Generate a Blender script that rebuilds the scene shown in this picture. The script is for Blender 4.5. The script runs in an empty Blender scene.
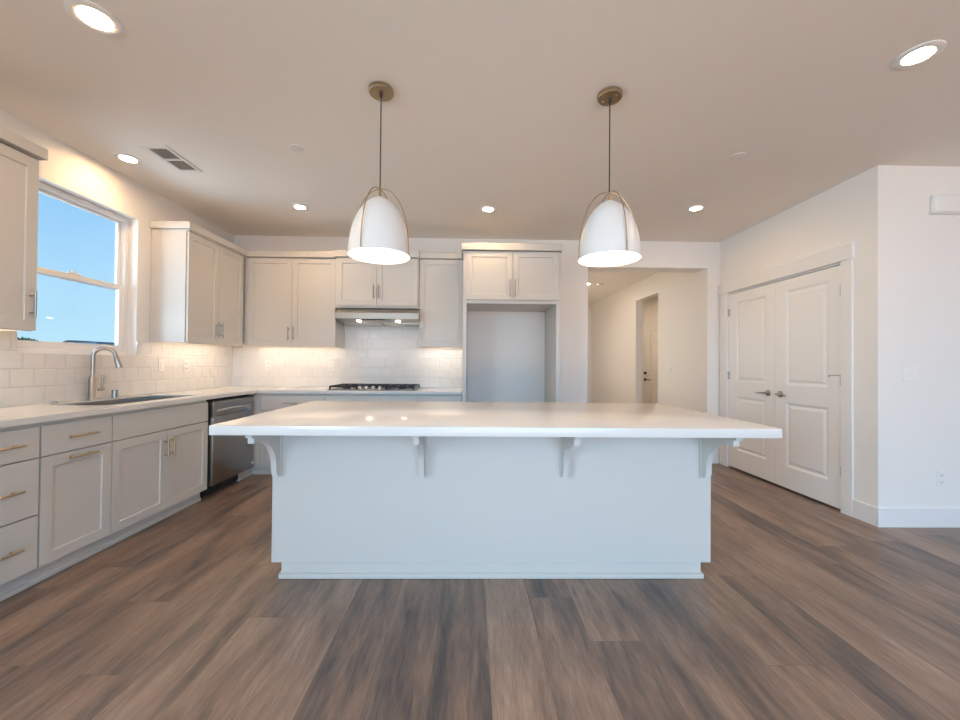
import bpy, bmesh, math, random
from mathutils import Vector, Matrix
random.seed(7)
S = bpy.context.scene
COL = S.collection

# ------------------------------------------------------------------ camera
H_CAM = 1.2025
F_PX, SX, SY, YAW, PIT, ROL = 390.2618, -2.5713, -0.0395, -0.0168, 0.0099, 0.0088
cd = bpy.data.cameras.new('camera'); cam = bpy.data.objects.new('camera', cd); COL.objects.link(cam)
cd.sensor_fit = 'HORIZONTAL'; cd.sensor_width = 36.0; cd.lens = F_PX / 960 * 36.0
cd.shift_x = -SX / 960; cd.shift_y = SY / 960; cd.clip_start = .02
_c, _s = math.cos(YAW), math.sin(YAW)
r0 = Vector((_c, _s, 0)); f0 = Vector((-_s, _c, 0)); z0 = Vector((0, 0, 1))
_c, _s = math.cos(PIT), math.sin(PIT)
fw = _c * f0 + _s * z0; up0 = -_s * f0 + _c * z0
_c, _s = math.cos(ROL), math.sin(ROL)
rt = _c * r0 + _s * up0; up = -_s * r0 + _c * up0
M = Matrix((rt, up, -fw)).transposed().to_4x4(); M.translation = (0, 0, H_CAM)
cam.matrix_world = M
S.camera = cam

# ------------------------------------------------------------------ sky, daylight, exposure
S.view_settings.view_transform = 'Standard'; S.view_settings.look = 'None'
S.view_settings.gamma = 1.0; S.view_settings.use_curve_mapping = False
S.view_settings.exposure = 0.22
S.cycles.use_denoising = True
S.cycles.max_bounces = 10; S.cycles.diffuse_bounces = 7; S.cycles.glossy_bounces = 4
S.cycles.transparent_max_bounces = 8; S.cycles.sample_clamp_indirect = 6.0
S.cycles.caustics_reflective = False; S.cycles.caustics_refractive = False

W = bpy.data.worlds.new('sky'); S.world = W; W.use_nodes = True
nt = W.node_tree; nt.nodes.clear()
wo = nt.nodes.new('ShaderNodeOutputWorld'); bg = nt.nodes.new('ShaderNodeBackground')
tc = nt.nodes.new('ShaderNodeTexCoord'); sp = nt.nodes.new('ShaderNodeSeparateXYZ'); rp = nt.nodes.new('ShaderNodeValToRGB')
nt.links.new(tc.outputs['Generated'], sp.inputs[0]); nt.links.new(sp.outputs['Z'], rp.inputs[0])
e = rp.color_ramp.elements
e[0].position = 0.0; e[0].color = (.50, .76, .91, 1)
e[1].position = 0.30; e[1].color = (.28, .56, .89, 1)
k = e.new(0.12); k.color = (.42, .69, .91, 1)
k = e.new(0.9); k.color = (.16, .38, .85, 1)
nt.links.new(rp.outputs[0], bg.inputs[0]); bg.inputs[1].default_value = 1.0
nt.links.new(bg.outputs[0], wo.inputs[0])

# light strengths, linear RGB per group
LIGHTS = {'glass': (190, 700, 1230), 'warm_fill': (740, 410, 215), 'window': (46, 58, 70), 'left_fill': (105, 158, 196), 'hallwin': (10.5, 8.2, 6), 'hall_fill': (12, 9.3, 7),
          'can': (218, 142, 74), 'rear_fill': (30, 28, 20), 'pend': (160, 126, 97), 'under': (23, 18, 13), 'hood': (62, 50, 40), 'hall': (220, 180, 142), 'entry': (640, 500, 360)}
def split(k):
    v = LIGHTS[k]; m = max(max(v), 1e-6)
    return m, tuple(c / m for c in v)
def area(name, loc, rot, sx, sy, key):
    l = bpy.data.lights.new(name, 'AREA'); l.shape = 'RECTANGLE'; l.size = sx; l.size_y = sy
    l.energy, l.color = split(key)
    o = bpy.data.objects.new(name, l); COL.objects.link(o); o.location = loc; o.rotation_euler = rot
    return o
# window daylight; sources behind the camera and in the near hall are added
area('added_rear_daylight', (1.6, -6.6, 2.90), (math.radians(90 - 14), 0, 0), 8.5, 2.3, 'glass')  # added daylight source behind the camera
area('warm_ceiling_fill', (1.6, -6.3, -.05), (math.radians(180 - 25), 0, 0), 7.0, 2.8, 'warm_fill')  # added warm fill from below, lifts the ceiling
area('daylight_kitchen_window', (-4.2, 2.5, 1.55), (math.radians(100), 0, math.radians(-70)), 1.6, 1.6, 'window')
area('added_left_daylight', (-3.4, -2.0, 1.75), (math.radians(90), 0, math.radians(-90)), 2.2, 1.3, 'left_fill')  # added daylight from the left for the pantry doors
area('added_hall_daylight', (1.12, 6.1, 1.6), (math.radians(90), 0, math.radians(-90)), 1.1, 1.1, 'hall_fill')  # added fill for the near end of the hall
area('daylight_hall_window', (1.20, 8.2, 1.55), (math.radians(90), 0, math.radians(-90)), .8, 1.0, 'hallwin')

# ------------------------------------------------------------------ materials
MATS = {}
def mat(name, col, rough=.5, metal=0.0, emit=None, es=0.0, bump=None, spec=.5):
    m = bpy.data.materials.new(name); m.use_nodes = True
    n = m.node_tree; b = n.nodes['Principled BSDF']
    b.inputs['Base Color'].default_value = (*col, 1); b.inputs['Roughness'].default_value = rough
    b.inputs['Metallic'].default_value = metal; b.inputs['Specular IOR Level'].default_value = spec
    if emit:
        b.inputs['Emission Color'].default_value = (*emit, 1); b.inputs['Emission Strength'].default_value = es
    if bump:
        sc, st = bump
        g = n.nodes.new('ShaderNodeNewGeometry')
        t = n.nodes.new('ShaderNodeTexNoise'); t.inputs['Scale'].default_value = sc; t.inputs['Detail'].default_value = 3
        bp = n.nodes.new('ShaderNodeBump'); bp.inputs['Strength'].default_value = st; bp.inputs['Distance'].default_value = .002
        n.links.new(g.outputs['Position'], t.inputs['Vector'])
        n.links.new(t.outputs[0], bp.inputs['Height']); n.links.new(bp.outputs[0], b.inputs['Normal'])
    MATS[name] = m
    return m

mat('wall_paint', (.84, .815, .785), .75, bump=(160, .10))
mat('ceiling_paint', (.845, .80, .75), .85, bump=(120, .15))
mat('trim_paint', (.83, .82, .81), .35)
mat('door_paint', (.84, .83, .82), .38)
mat('cabinet_paint', (.62, .60, .565), .42)
mat('quartz', (.75, .74, .725), .17, bump=None)
mat('steel', (.58, .575, .57), .28, 1.0)
mat('filter_steel', (.72, .70, .67), .45, .85)
mat('sink_steel', (.40, .385, .37), .42, 1.0)
mat('hood_steel', (.42, .375, .33), .32, 1.0)
mat('steel_dark', (.25, .25, .25), .35, 1.0)
mat('nickel', (.42, .39, .36), .34, 1.0)
mat('champagne', (.62, .50, .34), .32, 1.0)
mat('brass', (.50, .38, .24), .33, 1.0)
mat('iron', (.022, .022, .024), .5)
mat('black', (.012, .012, .013), .5)
mat('dark_gap', (.03, .028, .026), .7)
mat('cord_black', (.05, .04, .035), .6)
mat('shade_white', (.80, .80, .79), .35)
mat('shade_inner', (.88, .86, .82), .6)
mat('plastic', (.84, .83, .81), .35)
mat('vinyl', (.85, .85, .86), .35)
mat('vent_white', (.78, .75, .72), .5)
mat('bulb', (1, 1, 1), .4, emit=split('pend')[1], es=split('pend')[0])
mat('can_lens', (1, 1, 1), .4, emit=split('can')[1], es=split('can')[0])
mat('hall_lens', (1, 1, 1), .4, emit=split('hall')[1], es=split('hall')[0])
mat('under_lens', (1, 1, 1), .4, emit=split('under')[1], es=split('under')[0])
mat('entry_fill_lens', (1, 1, 1), .4, emit=split('entry')[1], es=split('entry')[0])  # lens of the added entry room light
mat('rear_fill_lens', (1, 1, 1), .4, emit=split('rear_fill')[1], es=split('rear_fill')[0])  # lens of the added lights behind the camera
mat('hood_lens', (1, 1, 1), .4, emit=split('hood')[1], es=split('hood')[0])
mat('roof', (.17, .23, .23), .8, bump=(6, .5))
mat('stucco', (.62, .58, .52), .9, bump=(40, .3))
mat('leaf', (.10, .20, .09), .7)
mat('bark', (.12, .08, .05), .8)
mat('earth', (.22, .19, .15), .95, bump=(3, .5))

def glass():
    m = bpy.data.materials.new('window_glass'); m.use_nodes = True; n = m.node_tree; n.nodes.clear()
    o = n.nodes.new('ShaderNodeOutputMaterial'); mx = n.nodes.new('ShaderNodeMixShader')
    tr = n.nodes.new('ShaderNodeBsdfTransparent'); gl = n.nodes.new('ShaderNodeBsdfGlossy'); lw = n.nodes.new('ShaderNodeLayerWeight'); lw.inputs[0].default_value = .5
    pw = n.nodes.new('ShaderNodeMath'); pw.operation = 'POWER'; pw.inputs[1].default_value = 5.0; n.links.new(lw.outputs['Facing'], pw.inputs[0])
    fr = n.nodes.new('ShaderNodeMath'); fr.operation = 'MULTIPLY_ADD'; fr.inputs[1].default_value = .45; fr.inputs[2].default_value = .025; n.links.new(pw.outputs[0], fr.inputs[0])
    gl.inputs['Roughness'].default_value = .0
    tr.inputs[0].default_value = (.96, .98, .98, 1)
    n.links.new(fr.outputs[0], mx.inputs[0]); n.links.new(tr.outputs[0], mx.inputs[1]); n.links.new(gl.outputs[0], mx.inputs[2])
    n.links.new(mx.outputs[0], o.inputs[0]); MATS['glass'] = m
glass()

class NB:                                   # small node helper
    def __init__(s, tree): s.t = tree
    def n(s, typ, **kw):
        x = s.t.nodes.new(typ)
        for a, v in kw.items(): setattr(x, a, v)
        return x
    def link(s, a, b): s.t.links.new(a, b)
    def math(s, op, a, b=None, c=None):
        x = s.t.nodes.new('ShaderNodeMath'); x.operation = op
        for i, v in enumerate((a, b, c)):
            if v is None: continue
            if isinstance(v, (int, float)): x.inputs[i].default_value = v
            else: s.t.links.new(v, x.inputs[i])
        return x.outputs[0]
    def comb(s, x, y, z):
        c = s.t.nodes.new('ShaderNodeCombineXYZ')
        for i, v in enumerate((x, y, z)):
            if isinstance(v, (int, float)): c.inputs[i].default_value = v
            else: s.t.links.new(v, c.inputs[i])
        return c.outputs[0]
    def mixc(s, fac, a, b, blend='MIX'):
        x = s.t.nodes.new('ShaderNodeMix'); x.data_type = 'RGBA'; x.blend_type = blend
        for i, v in ((0, fac), (6, a), (7, b)):
            if isinstance(v, (int, float)): x.inputs[i].default_value = v
            elif isinstance(v, tuple): x.inputs[i].default_value = (*v, 1)
            else: s.t.links.new(v, x.inputs[i])
        return x.outputs[2]
    def ramp(s, fac, stops):
        r = s.t.nodes.new('ShaderNodeValToRGB'); el = r.color_ramp.elements
        el[0].position, el[0].color = stops[0][0], (*stops[0][1], 1)
        el[1].position, el[1].color = stops[-1][0], (*stops[-1][1], 1)
        for p_, c_ in stops[1:-1]:
            k_ = el.new(p_); k_.color = (*c_, 1)
        s.t.links.new(fac, r.inputs[0]); return r.outputs[0]

def floor_material():
    m = bpy.data.materials.new('plank_floor'); m.use_nodes = True; t = m.node_tree; b = t.nodes['Principled BSDF']; N = NB(t)
    pos = N.n('ShaderNodeNewGeometry').outputs['Position']; s = N.n('ShaderNodeSeparateXYZ'); N.link(pos, s.inputs[0])
    X, Y = s.outputs[0], s.outputs[1]
    w, L = .224, 1.52
    px = N.math('DIVIDE', N.math('SUBTRACT', X, .0835 - 20 * w), w)
    row = N.math('FLOOR', px); fx = N.math('FRACT', px)
    wn = N.n('ShaderNodeTexWhiteNoise', noise_dimensions='1D'); N.link(row, wn.inputs['W'])
    py = N.math('DIVIDE', N.math('ADD', Y, N.math('ADD', N.math('MULTIPLY', wn.outputs['Value'], 7.3), 20)), L)
    ix = N.math('FLOOR', py); fy = N.math('FRACT', py)
    w2 = N.n('ShaderNodeTexWhiteNoise', noise_dimensions='2D'); N.link(N.comb(row, ix, 0), w2.inputs['Vector'])
    rnd = w2.outputs['Value']; r2 = N.math('FRACT', N.math('MULTIPLY', rnd, 17.31))
    # broad streaks along the plank
    st = N.n('ShaderNodeTexNoise'); st.inputs['Scale'].default_value = 1; st.inputs['Detail'].default_value = 2.5; st.inputs['Roughness'].default_value = .5; st.inputs['Distortion'].default_value = .6
    N.link(N.comb(N.math('MULTIPLY', X, 7.0), N.math('MULTIPLY', Y, 1.15), N.math('MULTIPLY', rnd, 61)), st.inputs['Vector'])
    st2 = N.n('ShaderNodeTexNoise'); st2.inputs['Scale'].default_value = 1; st2.inputs['Detail'].default_value = 5; st2.inputs['Distortion'].default_value = .8
    N.link(N.comb(N.math('MULTIPLY', X, 34), N.math('MULTIPLY', Y, 3.6), N.math('MULTIPLY', rnd, 37)), st2.inputs['Vector'])
    fine = N.n('ShaderNodeTexNoise'); fine.inputs['Scale'].default_value = 1; fine.inputs['Detail'].default_value = 3
    N.link(N.comb(N.math('MULTIPLY', X, 190), N.math('MULTIPLY', Y, 14), 0), fine.inputs['Vector'])
    fac = N.math('ADD', N.math('ADD', N.math('MULTIPLY', N.math('SUBTRACT', st.outputs[0], .5), 1.12), .5), N.math('MULTIPLY', N.math('SUBTRACT', rnd, .5), .24))
    fac = N.math('ADD', fac, N.math('MULTIPLY', N.math('SUBTRACT', st2.outputs[0], .5), .66))
    base = N.ramp(fac, FLOOR_STOPS)
    base = N.mixc(N.math('MULTIPLY', r2, .22), base, (.145, .118, .105))
    g = N.math('ADD', N.math('MULTIPLY', fine.outputs[0], .8), .60)
    gc = N.n('ShaderNodeCombineColor')
    for i in range(3): N.link(g, gc.inputs[i])
    base = N.mixc(1.0, base, gc.outputs[0], 'MULTIPLY')
    # knots: short dark flecks
    kn = N.n('ShaderNodeTexNoise'); kn.inputs['Scale'].default_value = 1; kn.inputs['Detail'].default_value = 2
    N.link(N.comb(N.math('MULTIPLY', X, 26), N.math('MULTIPLY', Y, 5.0), N.math('MULTIPLY', rnd, 23)), kn.inputs['Vector'])
    kf = N.n('ShaderNodeMapRange'); kf.inputs[1].default_value = .68; kf.inputs[2].default_value = .80; kf.inputs[3].default_value = 0; kf.inputs[4].default_value = .55
    N.link(kn.outputs[0], kf.inputs[0])
    base = N.mixc(kf.outputs[0], base, (.045, .036, .034))
    ex = N.math('MINIMUM', fx, N.math('SUBTRACT', 1.0, fx)); ey = N.math('MINIMUM', fy, N.math('SUBTRACT', 1.0, fy))
    sx_ = N.math('LESS_THAN', ex, .0055); sy_ = N.math('LESS_THAN', ey, .0009)
    seam = N.math('MAXIMUM', sx_, sy_)
    base = N.mixc(N.math('MULTIPLY', seam, .45), base, (.07, .055, .045))
    N.link(base, b.inputs['Base Color'])
    N.link(N.math('ADD', N.math('MULTIPLY', st2.outputs[0], .12), .27), b.inputs['Roughness'])
    b.inputs['Specular IOR Level'].default_value = .40
    bp = N.n('ShaderNodeBump'); bp.inputs['Strength'].default_value = .22; bp.inputs['Distance'].default_value = .001
    hgt = N.math('SUBTRACT', N.math('MULTIPLY', fine.outputs[0], .6), N.math('MULTIPLY', seam, 1.5))
    N.link(hgt, bp.inputs['Height']); N.link(bp.outputs[0], b.inputs['Normal'])
    MATS['floor'] = m
FLOOR_STOPS = [(.14, (.066, .057, .058)), (.30, (.140, .103, .087)), (.48, (.228, .155, .116)), (.68, (.31, .213, .158)), (.90, (.39, .28, .212))]
floor_material()

def tile_material(axis):
    m = bpy.data.materials.new('handmade_tile'); m.use_nodes = True; t = m.node_tree; b = t.nodes['Principled BSDF']; N = NB(t)
    pos = N.n('ShaderNodeNewGeometry').outputs['Position']; s = N.n('ShaderNodeSeparateXYZ'); N.link(pos, s.inputs[0])
    U, Z = s.outputs[axis], s.outputs[2]
    tw, th = .134, .117
    pz = N.math('DIVIDE', N.math('SUBTRACT', Z, .908 - 10 * th), th); row = N.math('FLOOR', pz); fz = N.math('FRACT', pz)
    off = N.math('MULTIPLY', N.math('MODULO', row, 2.0), .5)
    pu = N.math('ADD', N.math('DIVIDE', N.math('ADD', U, 30), tw), off); iu = N.math('FLOOR', pu); fu = N.math('FRACT', pu)
    wn = N.n('ShaderNodeTexWhiteNoise', noise_dimensions='2D'); N.link(N.comb(row, iu, 0), wn.inputs['Vector'])
    cs = N.n('ShaderNodeSeparateColor'); N.link(wn.outputs['Color'], cs.inputs[0])
    ra, rb, rc = cs.outputs
    ns = N.n('ShaderNodeTexNoise'); ns.inputs['Scale'].default_value = 17; ns.inputs['Detail'].default_value = 1.5
    N.link(pos, ns.inputs['Vector'])
    eu = N.math('MULTIPLY', N.math('MINIMUM', fu, N.math('SUBTRACT', 1.0, fu)), tw)
    ez = N.math('MULTIPLY', N.math('MINIMUM', fz, N.math('SUBTRACT', 1.0, fz)), th)
    ed = N.math('MINIMUM', eu, ez)
    grout = N.math('LESS_THAN', ed, .0013)
    rim = N.n('ShaderNodeMapRange'); rim.inputs[1].default_value = 0; rim.inputs[2].default_value = .007; rim.inputs[3].default_value = -.0022; rim.inputs[4].default_value = 0
    N.link(ed, rim.inputs[0])
    tilt = N.math('ADD', N.math('MULTIPLY', N.math('MULTIPLY', N.math('SUBTRACT', ra, .5), fu), .0040),
                  N.math('MULTIPLY', N.math('MULTIPLY', N.math('SUBTRACT', rb, .5), fz), .0034))
    h = N.math('ADD', N.math('ADD', tilt, rim.outputs[0]), N.math('MULTIPLY', ns.outputs[0], .0042))
    bp = N.n('ShaderNodeBump'); bp.inputs['Strength'].default_value = 1.0; bp.inputs['Distance'].default_value = 1.0
    N.link(h, bp.inputs['Height']); N.link(bp.outputs[0], b.inputs['Normal'])
    c = N.mixc(rc, (.775, .745, .715), (.81, .785, .755))
    c = N.mixc(grout, c, (.74, .71, .67)); N.link(c, b.inputs['Base Color'])
    N.link(N.math('ADD', N.math('MULTIPLY', grout, .5), .09), b.inputs['Roughness'])
    return m
MATS['tile_y'] = tile_material(1); MATS['tile_x'] = tile_material(0)

def brushed():
    m = mat('brushed_steel', (.36, .355, .35), .3, 1.0); t = m.node_tree; N = NB(t); b = t.nodes['Principled BSDF']
    pos = N.n('ShaderNodeNewGeometry').outputs['Position']; s = N.n('ShaderNodeSeparateXYZ'); N.link(pos, s.inputs[0])
    ns = N.n('ShaderNodeTexNoise'); ns.inputs['Scale'].default_value = 1
    N.link(N.comb(N.math('MULTIPLY', s.outputs[0], 9), N.math('MULTIPLY', s.outputs[1], 9), N.math('MULTIPLY', s.outputs[2], 500)), ns.inputs['Vector'])
    N.link(N.math('ADD', N.math('MULTIPLY', ns.outputs[0], .16), .22), b.inputs['Roughness'])
brushed()

# ------------------------------------------------------------------ mesh helpers
class F:                                    # a face frame: u along, v up, w outwards
    def __init__(s, o, u, v, w): s.o, s.u, s.v, s.w = Vector(o), Vector(u), Vector(v), Vector(w)
    def __call__(s, a, b, c): return s.o + s.u * a + s.v * b + s.w * c
def PX(x): return F((x, 0, 0), (0, 1, 0), (0, 0, 1), (1, 0, 0))        # faces +X, u = world Y
def NY(y): return F((0, y, 0), (1, 0, 0), (0, 0, 1), (0, -1, 0))       # faces -Y, u = world X
def NX(x): return F((x, 0, 0), (0, -1, 0), (0, 0, 1), (-1, 0, 0))      # faces -X, u = -world Y
WORLD = F((0, 0, 0), (1, 0, 0), (0, 1, 0), (0, 0, 1))

def children_base(o):
    v = Vector((0, 0, 0))
    while o: v = v + o.location; o = o.parent
    return v

class MB:
    def __init__(s): s.b = bmesh.new()
    def face(s, pts):
        try: return s.b.faces.new([s.b.verts.new(p) for p in pts])
        except ValueError: return None
    def box(s, a0, a1, b0, b1, c0, c1, fr=WORLD, bev=0.0, seg=1):
        vs = [s.b.verts.new(fr(a, b, c)) for c in (c0, c1) for b in (b0, b1) for a in (a0, a1)]
        fs = [s.b.faces.new([vs[i] for i in q]) for q in ((0, 2, 3, 1), (4, 5, 7, 6), (0, 1, 5, 4), (2, 6, 7, 3), (0, 4, 6, 2), (1, 3, 7, 5))]
        if bev > 0:
            es = list({e_ for f_ in fs for e_ in f_.edges})
            bmesh.ops.bevel(s.b, geom=es, offset=bev, segments=seg, affect='EDGES', profile=.5)
        return s
    def prism(s, pts, c0, c1, fr=WORLD):
        """closed outline pts (a, b), extruded c0..c1"""
        lo = [s.b.verts.new(fr(a, b, c0)) for a, b in pts]; hi = [s.b.verts.new(fr(a, b, c1)) for a, b in pts]
        n = len(pts); s.b.faces.new(list(reversed(lo))); s.b.faces.new(hi)
        for i in range(n): s.b.faces.new([lo[i], lo[(i + 1) % n], hi[(i + 1) % n], hi[i]])
        return s
    def lathe(s, prof, c=(0, 0, 0), ax=(0, 0, 1), n=32, closed=False):
        """prof: list of (radius, height along ax)"""
        ax = Vector(ax).normalized(); c = Vector(c)
        t1 = ax.orthogonal().normalized(); t2 = ax.cross(t1)
        rings = []
        for r, h in prof:
            if r < 1e-6: rings.append([s.b.verts.new(c + ax * h)])
            else: rings.append([s.b.verts.new(c + ax * h + (t1 * math.cos(2 * math.pi * i / n) + t2 * math.sin(2 * math.pi * i / n)) * r) for i in range(n)])
        pairs = list(zip(rings, rings[1:]))
        if closed: pairs.append((rings[-1], rings[0]))
        for A, B in pairs:
            for i in range(n):
                j = (i + 1) % n
                if len(A) == 1 and len(B) == 1: continue
                if len(A) == 1: f_ = s.b.faces.new([A[0], B[j], B[i]])
                elif len(B) == 1: f_ = s.b.faces.new([A[i], A[j], B[0]])
                else: f_ = s.b.faces.new([A[i], A[j], B[j], B[i]])
                f_.smooth = True
        return s
    def cyl(s, p0, p1, r, n=16, r1=None):
        p0, p1 = Vector(p0), Vector(p1); d = p1 - p0; L = d.length; r1 = r if r1 is None else r1
        return s.lathe([(0, 0), (r, 0), (r1, L), (0, L)], p0, d, n)
    def tube(s, pts, r, n=12):
        pts = [Vector(p) for p in pts]; rs = r if isinstance(r, (list, tuple)) else [r] * len(pts)
        t = (pts[1] - pts[0]).normalized(); nrm = t.orthogonal().normalized(); rings = []
        for i, p in enumerate(pts):
            t2 = (pts[min(i + 1, len(pts) - 1)] - pts[max(i - 1, 0)]).normalized()
            nrm = (nrm - t2 * nrm.dot(t2)).normalized(); bi = t2.cross(nrm)
            rings.append([s.b.verts.new(p + (nrm * math.cos(2 * math.pi * k_ / n) + bi * math.sin(2 * math.pi * k_ / n)) * rs[i]) for k_ in range(n)])
        for A, B in zip(rings, rings[1:]):
            for i in range(n):
                f_ = s.b.faces.new([A[i], A[(i + 1) % n], B[(i + 1) % n], B[i]]); f_.smooth = True
        s.b.faces.new(list(reversed(rings[0]))); s.b.faces.new(rings[-1])
        return s
    def slab(s, u0, u1, v0, v1, w0, w1, fr, panels, rings):
        """leaf with stacked panels (all the same u range); rings = [(inset, w offset), ...] from the leaf face inwards"""
        q = lambda a, b, c: fr(a, b, c)
        R = lambda a0, a1, b0, b1, c: [q(a0, b0, c), q(a1, b0, c), q(a1, b1, c), q(a0, b1, c)]
        s.face(list(reversed(R(u0, u1, v0, v1, w0))))
        A, B = R(u0, u1, v0, v1, w0), R(u0, u1, v0, v1, w1)
        for i in range(4): s.face([A[i], A[(i + 1) % 4], B[(i + 1) % 4], B[i]])
        panels = sorted(panels, key=lambda p_: p_[2]); pu0, pu1 = panels[0][0], panels[0][1]
        s.face(R(u0, pu0, v0, v1, w1)); s.face(R(pu1, u1, v0, v1, w1))
        vs = [v0] + [x for p_ in panels for x in (p_[2], p_[3])] + [v1]
        for a, b in zip(vs[0::2], vs[1::2]): s.face(R(pu0, pu1, a, b, w1))
        for p_ in panels:
            prev = R(*p_, w1)
            for ins, dw in rings:
                cur = R(p_[0] + ins, p_[1] - ins, p_[2] + ins, p_[3] - ins, w1 + dw)
                for i in range(4): s.face([prev[i], prev[(i + 1) % 4], cur[(i + 1) % 4], cur[i]])
                prev = cur
            s.face(prev)
        return s
    def build(s, name, m, parent=None, smooth_angle=None):
        bmesh.ops.recalc_face_normals(s.b, faces=s.b.faces) if not getattr(s, 'keep', False) else None
        base = children_base(parent) if parent else None
        if base is None:
            co = [v.co for v in s.b.verts]
            lo = Vector([min(c[i] for c in co) for i in range(3)]); hi = Vector([max(c[i] for c in co) for i in range(3)])
            base = Vector(((lo.x + hi.x) / 2, (lo.y + hi.y) / 2, lo.z))
        bmesh.ops.translate(s.b, verts=s.b.verts, vec=-base)
        me = bpy.data.meshes.new(name); s.b.to_mesh(me); s.b.free(); me.materials.append(MATS[m]); me.set_sharp_from_angle(angle=math.radians(38))
        o = bpy.data.objects.new(name, me); COL.objects.link(o)
        if parent: o.parent = parent
        else: o.location = base
        return o

def tag(o, label, cat, group=None, kind=None):
    o['label'] = label; o['category'] = cat
    if group: o['group'] = group
    if kind: o['kind'] = kind
    return o
def thing(name, loc, label, cat, group=None, kind=None):
    o = bpy.data.objects.new(name, None); COL.objects.link(o); o.location = loc; o.empty_display_size = .1
    return tag(o, label, cat, group, kind)
def struct(name, mb, m, label, cat):
    return tag(mb.build(name, m), label, cat, kind='structure')

# ------------------------------------------------------------------ room constants
XL, XR, YB, YR, H = -2.896, 3.083, 4.789, 2.904, 2.74
YREAR, XFAR = -4.5, 6.2
HALL_L, HALL_END = 1.33, 9.9
OPL, OPR, OPT = 1.437, 2.932, 2.415
WT = .245                                    # back wall thickness
VY0, VY1, VZ = 6.38, 7.25, 2.407             # opening in the hall's right wall
VEST = 8.6
WY0, WY1, WZ0, WZ1 = 2.53, 3.422, 1.245, 2.43  # kitchen window opening

# floor and ceiling
struct('floor', MB().box(XL - .16, XFAR + .15, YREAR - .15, HALL_END + .12, -.08, 0), 'floor', 'wide brown and grey wood plank floor running through kitchen and hall', 'floor')
struct('ceiling', MB().box(XL - .16, XFAR + .15, YREAR - .15, HALL_END + .12, H, H + .1), 'ceiling_paint', 'flat painted ceiling over the kitchen and hall', 'ceiling')

# left wall with the window hole
m_ = MB(); a, b = XL - .155, XL
m_.box(a, b, YREAR - .15, -3.2, 0, H); m_.box(a, b, -.8, WY0, 0, H); m_.box(a, b, -3.2, -.8, 0, .9); m_.box(a, b, -3.2, -.8, 2.35, H); m_.box(a, b, WY1, YB + WT, 0, H)
m_.box(a, b, WY0, WY1, 0, WZ0); m_.box(a, b, WY0, WY1, WZ1, H)
struct('wall_left', m_, 'wall_paint', 'left kitchen wall with the window above the sink', 'wall')
# back wall with hall opening
m_ = MB()
m_.box(XL, OPL, YB, YB + WT, 0, H); m_.box(OPR, XR, YB, YB + WT, 0, H); m_.box(OPL, OPR, YB, YB + WT, OPT, H)
struct('wall_back', m_, 'wall_paint', 'back kitchen wall with the wide opening into the hall', 'wall')
# pantry wall with door hole
DY0, DY1, DZ = 3.193, 4.613, 2.066
m_ = MB()
m_.box(XR, XR + .12, YR + .12, DY0 - .02, 0, H); m_.box(XR, XR + .12, DY1 + .02, YB + WT, 0, H); m_.box(XR, XR + .12, DY0 - .02, DY1 + .02, DZ + .015, H)
m_.box(XR + .12, XR + .13, DY0 - .1, DY1 + .1, 0, H)
struct('wall_right', m_, 'wall_paint', 'right wall holding the white double pantry doors', 'wall')
struct('wall_right_return', MB().box(XR, XFAR, YR, YR + .12, 0, H), 'wall_paint', 'plain white wall facing the camera at the far right', 'wall')
# room behind and beside the camera
m_ = MB()
m_.box(XL, -1.3, YREAR - .15, YREAR, 0, H); m_.box(4.5, XFAR, YREAR - .15, YREAR, 0, H); m_.box(-1.3, 4.5, YREAR - .15, YREAR, 2.3, H)  # lintel set low to keep the daylight off the upper walls
struct('wall_rear', m_, 'wall_paint', 'wall behind the camera with the added glass door opening', 'wall')
struct('wall_far_right', MB().box(XFAR, XFAR + .15, YREAR - .15, YR + .12, 0, H), 'wall_paint', 'far right wall of the great room outside the picture', 'wall')
# hall
m_ = MB()
m_.box(HALL_L - .12, HALL_L, YB + WT, 5.45, 0, H); m_.box(HALL_L - .12, HALL_L, 6.75, 7.7, 0, H); m_.box(HALL_L - .12, HALL_L, 5.45, 6.75, 0, .95); m_.box(HALL_L - .12, HALL_L, 5.45, 6.75, 2.25, H); m_.box(HALL_L - .12, HALL_L, 8.7, HALL_END, 0, H)
m_.box(HALL_L - .12, HALL_L, 7.7, 8.7, 0, .95); m_.box(HALL_L - .12, HALL_L, 7.7, 8.7, 2.15, H)
struct('wall_hall_left', m_, 'wall_paint', 'left wall of the hall behind the kitchen', 'wall')
m_ = MB()
m_.box(XR, XR + .12, YB + WT, VY0, 0, H); m_.box(XR, XR + .12, VY1, HALL_END, 0, H); m_.box(XR, XR + .12, VY0, VY1, VZ, H)
struct('wall_hall_right', m_, 'wall_paint', 'long right wall of the hall with a tall doorway cut in it', 'wall')
struct('wall_hall_end', MB().box(HALL_L - .12, XR + .12, HALL_END, HALL_END + .12, 0, H), 'wall_paint', 'end wall of the hall', 'wall')
m_ = MB()
m_.box(XR + .12, 3.78, VEST, VEST + .12, 0, H); m_.box(4.74, 5.4, VEST, VEST + .12, 0, H); m_.box(3.78, 4.74, VEST, VEST + .12, 2.125, H); m_.box(3.6, 4.9, VEST + .12, VEST + .14, 0, 2.3)
m_.box(5.4, 5.52, 5.9, VEST + .12, 0, H); m_.box(XR + .12, 5.52, 5.78, 5.9, 0, H)
struct('wall_vestibule', m_, 'wall_paint', 'walls of the small entry room seen through the hall doorway', 'wall')

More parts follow.
